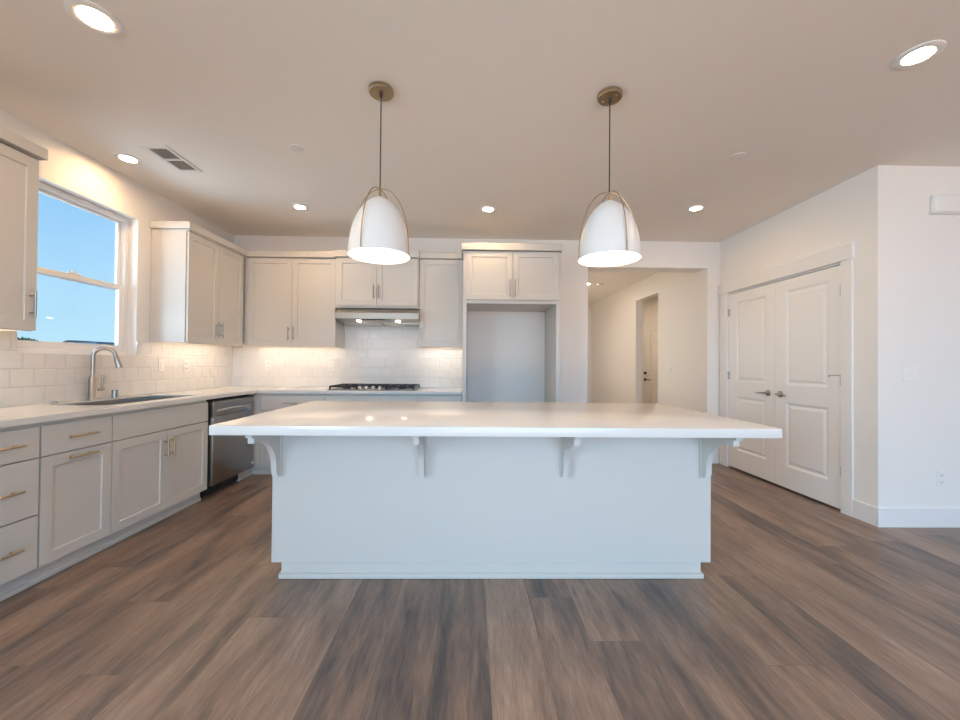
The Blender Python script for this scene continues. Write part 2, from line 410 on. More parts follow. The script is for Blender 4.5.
# backsplash tiles
T = .011; CT = .908
m_ = MB()
m_.box(XL, XL + T, 1.2, WY0, CT, 1.372); m_.box(XL, XL + T, WY1, YB - T, CT, 1.372); m_.box(XL, XL + T, WY0, WY1, CT, WZ0)
struct('backsplash_left', m_, 'tile_y', 'glossy white handmade tile backsplash under the window', 'backsplash')
m_ = MB()
m_.box(XL, -.10, YB - T, YB, CT, 1.385); m_.box(-1.541, -.575, YB - T, YB, 1.385, 1.83)
struct('backsplash_back', m_, 'tile_x', 'glossy white handmade tile backsplash behind the cooktop', 'backsplash')

# baseboards
BBH = .143
def bb(name, mb, lab): return struct(name, mb, 'trim_paint', lab, 'baseboard')
bb('baseboard_right', MB().box(XR - .014, XR, YR, 3.09, 0, BBH, bev=.002).box(XR - .014, XFAR - .02, YR - .014, YR, 0, BBH, bev=.002), 'tall white baseboard wrapping the corner right of the pantry doors')
bb('baseboard_hall', MB().box(XR - .014, XR, YB + WT + .01, VY0, 0, BBH).box(XR - .014, XR, VY1, HALL_END - .02, 0, BBH).box(HALL_L + .02, XR - .02, HALL_END - .014, HALL_END, 0, BBH), 'white baseboard along the hall walls')
bb('baseboard_back', MB().box(.962, OPL, YB - .014, YB, 0, BBH).box(OPR, XR, YB - .014, YB, 0, BBH), 'white baseboard on the back wall beside the hall opening')
bb('baseboard_left', MB().box(XL, XL + .014, YREAR + .02, 1.15, 0, BBH), 'white baseboard on the left wall nearer than the cabinets')

# ------------------------------------------------------------------ windows
def sash(mb, y0, y1, z0, z1, x0, x1, fw_, top=None, bot=None):
    top = fw_ if top is None else top; bot = fw_ if bot is None else bot
    mb.box(x0, x1, y0, y0 + fw_, z0, z1, bev=.003); mb.box(x0, x1, y1 - fw_, y1, z0, z1, bev=.003)
    mb.box(x0, x1, y0 + fw_, y1 - fw_, z1 - top, z1, bev=.003); mb.box(x0, x1, y0 + fw_, y1 - fw_, z0, z0 + bot, bev=.003)
    return mb
w1 = thing('window_1', (XL - .1, (WY0 + WY1) / 2, WZ0), 'white single hung window over the sink showing blue sky', 'window', kind='structure')
sash(MB(), WY0, WY1, WZ0, WZ1, XL - .15, XL - .075, .038).build('window_frame', 'vinyl', w1)
IY0, IY1 = WY0 + .038, WY1 - .038
us = sash(MB(), IY0, IY1, 1.80, WZ1 - .038, XL - .135, XL - .108, .03, .02, .03).build('upper_sash', 'vinyl', w1)
MB().box(XL - .124, XL - .119, IY0 + .02, IY1 - .02, 1.82, WZ1 - .05).build('glass_pane', 'glass', us)
ls = sash(MB(), IY0, IY1, WZ0 + .038, 1.845, XL - .106, XL - .08, .04, .04, .05).build('lower_sash', 'vinyl', w1)
MB().box(XL - .095, XL - .090, IY0 + .03, IY1 - .03, WZ0 + .07, 1.815).build('glass_pane', 'glass', ls)
MB().box(XL - .105, XL - .078, 2.93, 3.02, 1.845, 1.857, bev=.003).cyl((XL - .092, 2.975, 1.857), (XL - .092, 2.975, 1.868), .012).box(XL - .097, XL - .087, 2.94, 2.98, 1.866, 1.874, bev=.002).build('sash_lock', 'plastic', ls)

w2 = thing('added_window_2', (1.6, YREAR - .08, 0), 'wide glass door wall added behind the camera for daylight', 'window', kind='structure')  # added and unseen, an inlet for the daylight lamp
m_ = MB()
for xa in (-1.3, .12, 1.56, 3.0, 4.43): m_.box(xa, xa + .07, YREAR - .11, YREAR - .05, 0, 2.3)
m_.box(-1.23, 4.43, YREAR - .11, YREAR - .05, 2.23, 2.3); m_.box(-1.23, 4.43, YREAR - .11, YREAR - .05, 0, .06)
m_.build('window_frame', 'vinyl', w2)
MB().box(-1.24, 4.44, YREAR - .085, YREAR - .08, .05, 2.24).build('glass_pane', 'glass', w2)
w4 = thing('added_window_4', (XL - .1, -2.0, .9), 'wide window added in the left wall behind the camera for its light', 'window', kind='structure')  # added and unseen, lets in light towards the pantry side
sash(MB(), -3.2, -.8, .9, 2.35, XL - .14, XL - .08, .05).build('window_frame', 'vinyl', w4)
MB().box(XL - .115, XL - .11, -3.16, -.84, .94, 2.31).build('glass_pane', 'glass', w4)
w5 = thing('added_window_5', (HALL_L - .06, 6.1, .95), 'added nearer hall window hidden behind the back wall', 'window', kind='structure')  # added out of view to brighten the hall
sash(MB(), 5.45, 6.75, .95, 2.25, HALL_L - .1, HALL_L - .04, .05).build('window_frame', 'vinyl', w5)
MB().box(HALL_L - .072, HALL_L - .067, 5.49, 6.71, .99, 2.21).build('glass_pane', 'glass', w5)
w3 = thing('window_3', (HALL_L - .06, 8.2, .95), 'hall window hidden behind the back wall', 'window', kind='structure')
sash(MB(), 7.7, 8.7, .95, 2.15, HALL_L - .1, HALL_L - .04, .05).build('window_frame', 'vinyl', w3)
MB().box(HALL_L - .072, HALL_L - .067, 7.74, 8.66, .99, 2.11).build('glass_pane', 'glass', w3)

# ------------------------------------------------------------------ pantry double doors and trim
RINGS = [(.010, -.002), (.024, -.011), (.034, -.011), (.056, -.003)]
def lever(parent, fr, u, v, w, sgn, m='nickel'):
    h = MB().lathe([(0, 0), (.032, 0), (.032, .006), (.026, .012), (.012, .014), (.011, .045), (0, .045)], fr(u, v, w), fr.w, 24).build('door_lever', m, parent)
    pts = [fr(u, v, w + .045), fr(u + sgn * .02, v, w + .052), fr(u + sgn * .06, v - .002, w + .05), fr(u + sgn * .112, v - .004, w + .046)]
    MB().tube(pts, [.0105, .0105, .009, .007], 10).build('lever_arm', m, h)
    return h
def hinge(parent, fr, u, v, w, m='nickel'):
    return MB().cyl(fr(u, v - .045, w), fr(u, v + .045, w), .0075, 10).box(u - .014, u + .014, v - .043, v + .043, w - .006, w - .002, fr).build('hinge', m, parent)
fr = NX(XR + .002)
ymid = 3.900
d1 = thing('door_1', (XR, (ymid + DY1) / 2, 0), 'left leaf of the white two panel double pantry door', 'door', kind='structure')
d2 = thing('door_2', (XR, (ymid + DY0) / 2, 0), 'right leaf of the white two panel double pantry door', 'door', kind='structure')
def leaf(d, ya, yb, pa, pb):
    MB().slab(-yb, -ya, .020, 2.055, -.04, 0, fr, [(-pb, -pa, .225, .855), (-pb, -pa, 1.02, 1.955)], RINGS).build('door_leaf', 'door_paint', d)
leaf(d1, ymid + .0015, DY1 - .003, 4.025, 4.487); leaf(d2, DY0 + .003, ymid - .0015, 3.312, 3.775)
lever(d1, fr, -4.000, .927, 0, -1); lever(d2, fr, -3.838, .927, 0, 1)
for v in (1.84, 1.09, .335):
    hinge(d1, fr, -(DY1 - .002), v, .004); hinge(d2, fr, -(DY0 + .002), v, .004)
for d, u, sg in ((d1, -(DY1 - .002), 1), (d2, -(DY0 + .002), -1)):
    MB().cyl(fr(u, 1.135, .006), fr(u + sg * .055, 1.128, .05), .004, 8).cyl(fr(u + sg * .055, 1.128, .05), fr(u + sg * .062, 1.127, .056), .008, 10).build('hinge_stop', 'nickel', d)
m_ = MB(); q = NX(XR)
m_.box(-3.187, -3.09, 0, 2.08, 0, .018, q, .002); m_.box(-4.757, -4.62, 0, 2.08, 0, .018, q, .002)
m_.box(-4.782, -3.078, 2.08, 2.207, 0, .026, q, .002)
m_.box(-DY0 - .004 + .0, -DY0 + .018, 0, DZ + .012, -.11, -.001, q); m_.box(-DY1 - .018, -DY1 + .004 - .004, 0, DZ + .012, -.11, -.001, q); m_.box(-DY1, -DY0, DZ - .004, DZ + .012, -.11, -.001, q)
struct('trim_1', m_, 'trim_paint', 'white flat casing and header board around the pantry doors', 'door casing')

m_ = MB(); q = NY(VEST)
m_.box(3.70, 3.797, 0, 2.115, 0, .016, q).box(4.723, 4.82, 0, 2.115, 0, .016, q).box(3.69, 4.83, 2.114, 2.215, 0, .02, q)
struct('trim_2', m_, 'trim_paint', 'white casing around the door of the entry room beyond the hall', 'door casing')
# entry door beyond the hall
d3 = thing('door_3', (4.26, VEST, 0), 'white panelled door with dark lever at the end of the entry room', 'door', kind='structure')
q = NY(VEST - .004)
MB().slab(3.80, 4.72, .01, 2.112, -.04, 0, q, [(3.945, 4.575, .22, .80), (3.945, 4.575, 1.02, 1.99)], RINGS).build('door_leaf', 'door_paint', d3)
lever(d3, q, 3.868, .885, 0, 1, 'black')
MB().lathe([(0, 0), (.033, 0), (.033, .01), (.02, .016), (.02, .03), (0, .03)], q(3.868, 1.032, 0), q.w, 20).build('deadbolt', 'black', d3)

# ------------------------------------------------------------------ cabinet helpers
RAIL = .058
SH = [(.0015, -.002), (.004, -.0085)]
def bar_pull(parent, fr, u, v, w, L, vert, m='champagne', r=.0058):
    m_ = MB(); d = lambda t, k_: fr(u, v + t, k_) if vert else fr(u + t, v, k_)
    m_.cyl(d(-L / 2, w + .032), d(L / 2, w + .032), r, 10)
    for t in (-L / 2 + .03, L / 2 - .03): m_.cyl(d(t, w), d(t, w + .032), r * .8, 8)
    return m_.build('handle', m, parent)
def door(parent, fr, u0, u1, v0, v1, handle=None, hm='champagne', th=.019, hl=.16):
    o = MB().slab(u0, u1, v0, v1, -th, 0, fr, [(u0 + RAIL, u1 - RAIL, v0 + RAIL, v1 - RAIL)], SH).build('door', 'cabinet_paint', parent)
    if handle: bar_pull(o, fr, handle[0], handle[1], 0, hl, handle[2], hm)
    return o
def drawer(parent, fr, u0, u1, v0, v1, handle=True, th=.019, hl=.165, name='drawer', hu=None):
    o = MB().box(u0, u1, v0, v1, -th, 0, fr, .0015).build(name, 'cabinet_paint', parent)
    if handle: bar_pull(o, fr, (u0 + u1) / 2 if hu is None else hu, (v0 + v1) / 2, 0, hl, False)
    return o
def toe(parent, fr, u0, u1, w):
    MB().box(u0, u1, 0, .105, w - .016, w, fr).build('toe_kick', 'cabinet_paint', parent)
    MB().box(u0, u1, 0, .030, w, w + .011, fr, .003).build('base_shoe', 'cabinet_paint', parent)

# ------------------------------------------------------------------ base cabinets, left run
SKX0, SKX1, SKY0, SKY1 = -2.79, -2.385, 2.60, 3.44
XF = XL + .625
LX = PX(XF)
BT = .874                                   # top of the boxes
def base_left(y0, y1, label, pname, top=BT):
    t = thing(pname, (XL + .3, (y0 + y1) / 2, 0), label, 'cabinet')
    MB().box(XL + .003, XF - .021, y0, y1, .105, top).build('cabinet_box', 'cabinet_paint', t)
    toe(t, LX, y0, y1, -.062)
    return t
t = base_left(1.42, 2.108, 'pale grey three drawer base cabinet at the left edge of the picture', 'drawer_cabinet')
for a, b in ((.690, .851), (.392, .684), (.107, .386)): drawer(t, LX, 1.425, 2.103, a, b, hu=1.86, hl=.30)
t = base_left(2.109, 2.521, 'pale grey base cabinet with one drawer over one door, left of the sink', 'base_cabinet')
drawer(t, LX, 2.113, 2.518, .690, .851, hl=.17)
door(t, LX, 2.113, 2.518, .105, .684, (2.315, .655, False), hl=.17)
t = base_left(2.522, 3.428, 'wide pale grey sink base cabinet with two doors under the window', 'sink_cabinet', .66)
MB().box(XL + .003, SKX0 - .012, 2.522, 3.428, .66, BT).box(SKX1 + .012, XF - .021, 2.522, 3.428, .66, BT).build('sink_rail', 'cabinet_paint', t)
MB().box(2.526, 3.424, .690, .851, -.019, 0, LX, .0015).build('false_front', 'cabinet_paint', t)
door(t, LX, 2.526, 2.973, .100, .684, (2.945, .555, True))
door(t, LX, 2.977, 3.424, .100, .684, (3.005, .555, True))

# dishwasher
t = thing('dishwasher', (XL + .33, 3.78, 0), 'stainless steel dishwasher with pocket handle built in left of the corner', 'dishwasher')
MB().box(XL + .05, XF - .03, 3.445, 4.09, .10, .865).build('tub_body', 'dark_gap', t)
dp = MB()
dp.box(3.452, 4.092, .775, .845, -.03, .026, LX, .004); dp.box(3.452, 4.092, .112, .715, -.03, .026, LX, .006, 2)
dp.box(3.452, 3.50, .715, .775, -.03, .026, LX); dp.box(4.045, 4.092, .715, .775, -.03, .026, LX)
dp.box(3.50, 4.045, .715, .775, -.03, -.012, LX)
dp = dp.build('door', 'brushed_steel', t)
MB().tube([LX(3.505 + .54 * i / 12, .765 + .006 * math.sin(math.pi * i / 12), .018) for i in range(13)], .009, 8).build('handle', 'steel', dp)
MB().box(3.452, 4.092, .845, .858, -.03, .022, LX).build('control_strip', 'black', t)
MB().box(3.452, 3.975, .02, .105, -.075, -.06, LX).build('toe_panel', 'black', t)
MB().box(3.98, 4.095, 0, .105, -.078, -.062, LX).box(3.98, 4.095, 0, .03, -.062, -.051, LX).build('toe_board', 'cabinet_paint', t)
for y_ in (3.50, 3.93): MB().cyl((XF - .10, y_, 0), (XF - .10, y_, .1), .015).build('foot', 'black', t)
MB().cyl(LX(4.07, .165, .026), LX(4.07, .165, .034), .012, 12).build('badge_button', 'plastic', t)

# ------------------------------------------------------------------ base cabinets, back run
YF = YB - .625
BY = NY(YF)
def base_back(x0, x1, label, pname, xb0=None):
    t = thing(pname, ((x0 + x1) / 2, YB - .3, 0), label, 'cabinet')
    MB().box(x0 if xb0 is None else xb0, x1, YF + .021, YB - .003, .105, BT).build('cabinet_box', 'cabinet_paint', t)
    toe(t, BY, x0 - (.05 if x0 < -2 else 0), x1, -.062)
    return t
t = base_back(XF - .02, -1.543, 'pale grey corner base cabinet between the dishwasher and the cooktop', 'base_cabinet')
MB().box(XL + .003, XF - .021, 4.10, YB - .003, .105, BT).build('corner_box', 'cabinet_paint', t)
MB().box(4.097, 4.163, .105, .851, -.019, 0, LX, .001).build('filler_strip', 'cabinet_paint', t)
MB().box(4.097, 4.225, 0, .105, -.078, -.062, LX).box(4.097, 4.21, 0, .03, -.062, -.051, LX).build('toe_kick', 'cabinet_paint', t)
MB().box(XF + .001, -2.222, .105, .851, -.019, 0, BY, .001).build('filler_strip', 'cabinet_paint', t)
drawer(t, BY, -2.219, -1.546, .690, .851, hl=.165)
door(t, BY, -2.219, -1.884, .107, .684, (-1.912, .555, True)); door(t, BY, -1.881, -1.546, .107, .684, (-1.853, .555, True))
t = base_back(-1.542, -.591, 'pale grey base cabinet under the gas cooktop', 'base_cabinet')
MB().box(-1.539, -.594, .690, .851, -.019, 0, BY, .0015).build('false_front', 'cabinet_paint', t)
for a, b in ((.392, .684), (.107, .386)): drawer(t, BY, -1.539, -.594, a, b)
t = base_back(-.590, -.094, 'pale grey base cabinet between the cooktop and the refrigerator bay', 'base_cabinet')
drawer(t, BY, -.587, -.097, .690, .851)
door(t, BY, -.587, -.097, .107, .684, (-.56, .555, True))

# L-shaped worktop with the sink cut out
CX, CY, C0 = XL + .645, YB - .645, BT + .001
m_ = MB()
bl = XL + T + .001
pts_out = [(bl, 1.38), (CX, 1.38), (CX, CY), (-.094, CY), (-.094, YB - T - .001), (bl, YB - T - .001)]
m_.box(bl, CX, 1.38, SKY0, C0, CT); m_.box(bl, CX, SKY1, YB - T - .001, C0, CT)
m_.box(bl, SKX0, SKY0, SKY1, C0, CT); m_.box(SKX1, CX, SKY0, SKY1, C0, CT)
m_.box(CX, -.094, CY, YB - T - .001, C0, CT)
wt_ = tag(m_.build('kitchen_worktop', 'quartz'), 'white quartz L shaped worktop along the left and back walls', 'worktop')

# sink
t = thing('kitchen_sink', ((SKX0 + SKX1) / 2, (SKY0 + SKY1) / 2, .66), 'stainless undermount sink bowl set in the worktop below the window', 'sink')
m_ = MB(); g = .004
x0, x1, y0, y1 = SKX0 - g, SKX1 + g, SKY0 - g, SKY1 + g
x0, x1, y0, y1 = SKX0 + .001, SKX1 - .001, SKY0 + .001, SKY1 - .001
m_.box(x0, x0 + .003, y0, y1, .68, .896); m_.box(x1 - .003, x1, y0, y1, .68, .896)
m_.box(x0, x1, y0, y0 + .003, .68, .896); m_.box(x0, x1, y1 - .003, y1, .68, .896); m_.box(x0, x1, y0, y1, .677, .681)
m_.build('bowl', 'sink_steel', t)
MB().lathe([(0, 0), (.045, 0), (.045, .003), (.03, .004), (0, .002)], ((x0 + x1) / 2 - .08, (y0 + y1) / 2, .681), (0, 0, 1), 24).build('drain', 'steel_dark', t)

# faucet
fx_, fy_ = -2.842, 2.985
t = thing('kitchen_faucet', (fx_, fy_, CT), 'tall brushed nickel gooseneck faucet behind the sink', 'faucet')
MB().lathe([(0, 0), (.029, 0), (.029, .004), (.0245, .010), (.0235, .16), (.017, .178), (0, .178)], (fx_, fy_, CT), (0, 0, 1), 24).build('body', 'nickel', t)
dr = Vector((.88, .47, 0)).normalized()
pts = [Vector((fx_, fy_, CT + .17)), Vector((fx_, fy_, CT + .26))]
R_ = .064; zc = CT + .325
for i in range(0, 17):
    an = math.pi - (math.pi * .95) * i / 16
    pts.append(Vector((fx_, fy_, zc)) + dr * (R_ + R_ * math.cos(an)) + Vector((0, 0, R_ * math.sin(an))))
MB().tube(pts, .0135, 14).build('spout', 'nickel', t)
p_ = pts[-1]; tn = (pts[-1] - pts[-2]).normalized()
MB().lathe([(0, 0), (.0135, 0), (.017, .02), (.0205, .085), (.020, .098), (0, .098)], p_, tn, 20).build('spray_head', 'nickel', t)
hb = MB().cyl((fx_ + .0, fy_ + .02, CT + .075), (fx_ + .0, fy_ + .085, CT + .075), .0125, 14).build('handle', 'nickel', t)
MB().tube([(fx_, fy_ + .074, CT + .075), (fx_ + .002, fy_ + .075, CT + .12), (fx_ + .006, fy_ + .077, CT + .185)], [.0085, .008, .008], 10).build('lever', 'nickel', hb)
tag(MB().lathe([(0, 0), (.021, 0), (.021, .052), (.019, .060), (0, .061)], (-2.842, 3.17, CT), (0, 0, 1), 20).build('air_gap_cap', 'nickel'), 'small brushed nickel air gap cap right of the faucet', 'air gap cap')
t = thing('disposal_switch', (-2.842, 2.72, CT), 'low round nickel push button on the worktop left of the faucet', 'push button')
MB().lathe([(0, 0), (.024, 0), (.024, .006), (.016, .009), (0, .009)], (-2.842, 2.72, CT), (0, 0, 1), 20).build('escutcheon', 'nickel', t)
MB().lathe([(0, 0), (.012, 0), (.012, .006), (0, .007)], (-2.842, 2.72, CT + .009), (0, 0, 1), 16).build('button', 'nickel', t)

# cooktop
t = thing('gas_cooktop', (-1.065, 4.46, CT), 'black gas cooktop with iron grates and five front knobs under the hood', 'cooktop')
kx0, kx1, ky0, ky1 = -1.535, -.595, 4.20, 4.72
MB().box(kx0, kx1, ky0, ky1, CT, CT + .010, bev=.004).build('cooktop_pan', 'steel_dark', t)
for gi, (ga, gb) in enumerate(((kx0 + .015, kx0 + .315), (kx0 + .325, kx1 - .325), (kx1 - .315, kx1 - .015))):
    m_ = MB(); zt = CT + .046
    yf = ky0 + (.10 if gi == 1 else .02)
    for y in (yf, ky1 - .03): m_.box(ga, gb, y, y + .013, zt - .018, zt, bev=.002)
    for x in (ga, gb - .013): m_.box(x, x + .013, yf, ky1 - .017, zt - .018, zt, bev=.002)
    for k_ in (.33, .67):
        x = ga + (gb - ga) * k_; m_.box(x - .005, x + .005, yf, ky1 - .017, zt - .014, zt)
    ymid_ = (yf + ky1) / 2; m_.box(ga, gb, ymid_ - .006, ymid_ + .006, zt - .014, zt)
    for x in (ga, gb - .016):
        for y in (yf, ky1 - .033): m_.box(x, x + .016, y, y + .016, CT + .010, zt - .012)
    m_.build('grate', 'iron', t)
for x, y, r in ((kx0 + .165, ky0 + .15, .04), (kx0 + .165, ky1 - .13, .035), ((kx0 + kx1) / 2, ky0 + .30, .055), (kx1 - .165, ky0 + .15, .04), (kx1 - .165, ky1 - .13, .035)):
    MB().lathe([(0, 0), (r, 0), (r, .012), (r * .8, .014), (r * .8, .020), (0, .022)], (x, y, CT + .010), (0, 0, 1), 20).build('burner', 'iron', t)
for i in range(5):
    x = -1.275 + i * .074
    MB().lathe([(0, 0), (.024, 0), (.022, .006), (.019, .010), (.018, .030), (0, .031)], (x, ky0 + .045, CT + .010), (0, 0, 1), 18).build('knob', 'steel', t)

# ------------------------------------------------------------------ upper cabinets
U0, U1 = 1.372, 2.385
UD = .335
def crown_left(t, y0, y1, xf):
    m_ = MB().box(XL + .004, xf + .004, y0, y1, U1, U1 + .018).box(XL + .004, xf + .024, y0 - .022, y1, U1 + .012, U1 + .075, bev=.002)
    return m_.build('crown_board', 'cabinet_paint', t)
XU = XL + UD; LU = PX(XU)
t = thing('wall_cabinet', (XL + .17, 2.0, U0), 'pale grey upper cabinet cut by the left edge, nearer than the window', 'cabinet')
MB().box(XL + .004, XU - .021, 1.62, 2.342, U0 + .032, U1).box(XL + .004, XU - .021, 2.328, 2.342, U0, U0 + .032).box(XU - .036, XU - .021, 1.62, 2.328, U0, U0 + .032).build('cabinet_box', 'cabinet_paint', t)
door(t, LU, 1.985, 2.338, U0 + .003, U1 - .006, (2.305, 1.525, True), 'nickel')
door(t, LU, 1.625, 1.980, U0 + .003, U1 - .006, (1.66, 1.525, True), 'nickel')
MB().box(XL + .004, XU + .024, 1.60, 2.366, U1 + .010, U1 + .075, bev=.002).build('crown_board', 'cabinet_paint', t)
t = thing('wall_cabinet', (XL + .17, 4.0, U0), 'pale grey two door upper cabinet on the left wall right of the window', 'cabinet')
MB().box(XL + .004, XU - .021, 3.560, YB - UD - .004, U0 + .032, U1).box(XL + .004, XU - .021, 3.560, 3.574, U0, U0 + .032).box(XU - .036, XU - .021, 3.574, YB - UD - .004, U0, U0 + .032).build('cabinet_box', 'cabinet_paint', t)
door(t, LU, 3.567, 3.990, U0 + .003, U1 - .006, (3.962, 1.52, True), 'nickel')
door(t, LU, 3.994, 4.417, U0 + .003, U1 - .006, (4.022, 1.52, True), 'nickel')
crown_left(t, 3.560, YB - UD - .03, XU)

YU = YB - UD; BU = NY(YU)
def crown_back(t, x0, x1, yf, z0, z1=None, ovl=0, ovr=0):
    z1 = z0 + .072 if z1 is None else z1
    MB().box(x0 - ovl, x1 + ovr, yf - .024, YB - .004, z0, z1, bev=.002).build('crown_board', 'cabinet_paint', t)
t = thing('wall_cabinet', (-2.2, YB - .17, U0), 'pale grey two door upper cabinet in the back corner left of the hood', 'cabinet')
MB().box(XL + .004, -1.543, YU + .021, YB - .004, U0 + .040, U1 + .004).box(-1.557, -1.543, YU + .021, YB - .004, U0 + .008, U0 + .040).box(XU + .003, -1.557, YU + .021, YU + .036, U0 + .008, U0 + .040).build('cabinet_box', 'cabinet_paint', t)
MB().box(XU + .003, -2.528, U0 + .008, U1, -.019, -.002, BU).build('filler_strip', 'cabinet_paint', t)
door(t, BU, -2.525, -2.036, U0 + .011, U1 - .002, (-2.064, 1.525, True), 'nickel')
door(t, BU, -2.032, -1.545, U0 + .011, U1 - .002, (-2.004, 1.525, True), 'nickel')
crown_back(t, XU - .0, -1.553, YU, U1 + .006, U1 + .072)
t = thing('wall_cabinet', (-1.07, YB - .17, 1.83), 'pale grey short two door cabinet above the range hood', 'cabinet')
YH = YU - .03; BH = NY(YH)
MB().box(-1.541, -.599, YH + .021, YB - .004, 1.825, U1 + .012, bev=.0015).build('cabinet_box', 'cabinet_paint', t)
door(t, BH, -1.525, -1.075, 1.850, U1 + .002, (-1.103, 2.005, True), 'nickel')
door(t, BH, -1.071, -.615, 1.850, U1 + .002, (-1.043, 2.005, True), 'nickel')
crown_back(t, -1.541, -.599, YH, U1 + .013, U1 + .085, .008, .008)
t = thing('wall_cabinet', (-.34, YB - .17, U0), 'narrow one door pale grey upper cabinet right of the hood', 'cabinet')
MB().box(-.596, -.095, YU + .021, YB - .004, U0 + .048, U1 + .010).box(-.596, -.582, YU + .021, YB - .004, U0 + .016, U0 + .048).box(-.582, -.095, YU + .021, YU + .036, U0 + .016, U0 + .048).build('cabinet_box', 'cabinet_paint', t)
door(t, BU, -.592, -.100, U0 + .019, U1 + .006, (-.563, 1.525, True), 'nickel')
crown_back(t, -.589, -.115, YU, U1 + .012, U1 + .075)

# range hood
t = thing('range_hood', (-1.06, YB - .24, 1.64), 'slim stainless steel range hood with two lights over the cooktop', 'range hood')
hx0, hx1, yfh = -1.500, -.582, YB - .485
q = F((0, 0, 0), (0, 1, 0), (0, 0, 1), (1, 0, 0))
prof = [(yfh, 1.690), (yfh, 1.752), (yfh + .008, 1.760), (YH + .03, 1.823), (YB - .006, 1.823), (YB - .006, 1.650), (yfh + .20, 1.668)]
MB().prism(prof, hx0, hx1, q).build('hood_body', 'hood_steel', t)
nz = Vector((0, (YB - .006) - (yfh + .2), 1.650 - 1.668)).normalized()
q2 = F((0, yfh + .2, 1.668), (1, 0, 0), tuple(nz), tuple(Vector((1, 0, 0)).cross(nz)))
sgn = -1 if q2.w.z > 0 else 1
for a, b in ((-1.47, -1.06), (-1.02, -.61)):
    MB().box(a, b, .02, .26, 0, sgn * .006, q2, .001).build('grease_filter', 'filter_steel', t)
n2 = Vector((0, .20, 1.668 - 1.690)).normalized()
q3 = F((0, yfh, 1.690), (1, 0, 0), tuple(n2), tuple(Vector((1, 0, 0)).cross(n2)))
sgn = -1 if q3.w.z > 0 else 1
for x in (-1.27, -.83): MB().lathe([(0, 0), (.027, 0), (.026, sgn * .003), (0, sgn * .003)], q3(x, .13, 0), q3.w, 20).build('hood_light', 'hood_lens', t)
MB().box(-1.20, -.96, .03, .06, 0, sgn * .004, q3).build('control_panel', 'black', t)
for x in (-1.17, -1.125, -1.08, -1.035, -.99): MB().cyl(q3(x, .045, sgn * .004), q3(x, .045, sgn * .007), .006, 10).build('button', 'steel', t)

# under-cabinet light bars
def under(name, x0, x1, y0, y1, z, label):
    t = thing(name, ((x0 + x1) / 2, (y0 + y1) / 2, z - .014), label, 'light bar')
    MB().box(x0, x1, y0, y1, z - .007, z).build('housing', 'plastic', t)
    MB().box(x0 + .004, x1 - .004, y0 + .004, y1 - .004, z - .012, z - .007).build('diffuser', 'under_lens', t)
under('under_cabinet_light', XL + .17, XL + .20, 1.66, 2.30, U0 + .032, 'lit light bar under the upper cabinet at the left edge')
under('under_cabinet_light', XL + .17, XL + .20, 3.60, 4.44, U0 + .032, 'lit light bar under the left wall cabinet right of the window')
under('under_cabinet_light', -2.54, -1.58, YB - .20, YB - .17, U0 + .040, 'lit light bar under the back corner cabinet')
under('under_cabinet_light', -.57, -.12, YB - .20, YB - .17, U0 + .048, 'lit light bar under the narrow cabinet right of the hood')

# refrigerator enclosure
t = thing('refrigerator_cabinet', (.43, YB - .32, 0), 'tall pale grey refrigerator surround with two doors over an empty bay', 'cabinet')
YFR = YB - .645; BF = NY(YFR)
MB().box(-.090, -.048, YFR, YB - .004, 0, 2.405, bev=.0015).build('side_panel', 'cabinet_paint', t)
MB().box(.908, .945, YFR, YB - .004, 0, 2.405, bev=.0015).build('side_panel', 'cabinet_paint', t)
MB().box(-.047, .907, YFR + .021, YB - .004, 1.848, 2.405).build('cabinet_box', 'cabinet_paint', t)
MB().box(-.047, .907, 1.845, 1.882, -.021, 0, BF).build('bottom_rail', 'cabinet_paint', t)
BF2 = NY(YFR - .020)
door(t, BF2, -.058, .4335, 1.884, 2.398, (.408, 2.005, True), 'nickel', hl=.185)
door(t, BF2, .4375, .930, 1.884, 2.398, (.463, 2.005, True), 'nickel', hl=.185)
MB().box(-.110, .962, YFR - .046, YB - .004, 2.406, 2.478, bev=.002).build('crown_board', 'cabinet_paint', t)

# ------------------------------------------------------------------ island
IX0, IX1, IY0_, IY1_ = -1.210, 1.481, 1.829, 3.052
BX0, BX1, BYF = -1.100, 1.369, 2.200
IZ0 = .861
t = thing('kitchen_island', ((BX0 + BX1) / 2, 2.6, 0), 'pale blue grey painted island cabinet with four corbels', 'island')
MB().box(BX0, BX1, BYF, 3.00, .088, IZ0 - .001, bev=.0015).build('island_body', 'cabinet_paint', t)
MB().box(BX0 + .055, BX1 - .055, BYF + .004, 2.93, 0, .088).build('toe_kick', 'cabinet_paint', t)
m_ = MB()
m_.box(BX0 + .043, BX1 - .043, BYF - .010, BYF + .004, 0, .030, bev=.004); m_.box(BX0 + .043, BX0 + .055, BYF + .004, 2.93, 0, .030); m_.box(BX1 - .055, BX1 - .043, BYF + .004, 2.93, 0, .030)
m_.build('base_shoe', 'cabinet_paint', t)
q = NY(3.0); qb = F((0, 3.0, 0), (-1, 0, 0), (0, 0, 1), (0, 1, 0))
for i in range(4):
    ua = -BX1 + .02 + i * .6075
    door(t, qb, ua, ua + .602, .10, .684, (ua + .57 if i % 2 == 0 else ua + .03, .56, True)); drawer(t, qb, ua, ua + .602, .69, .845)
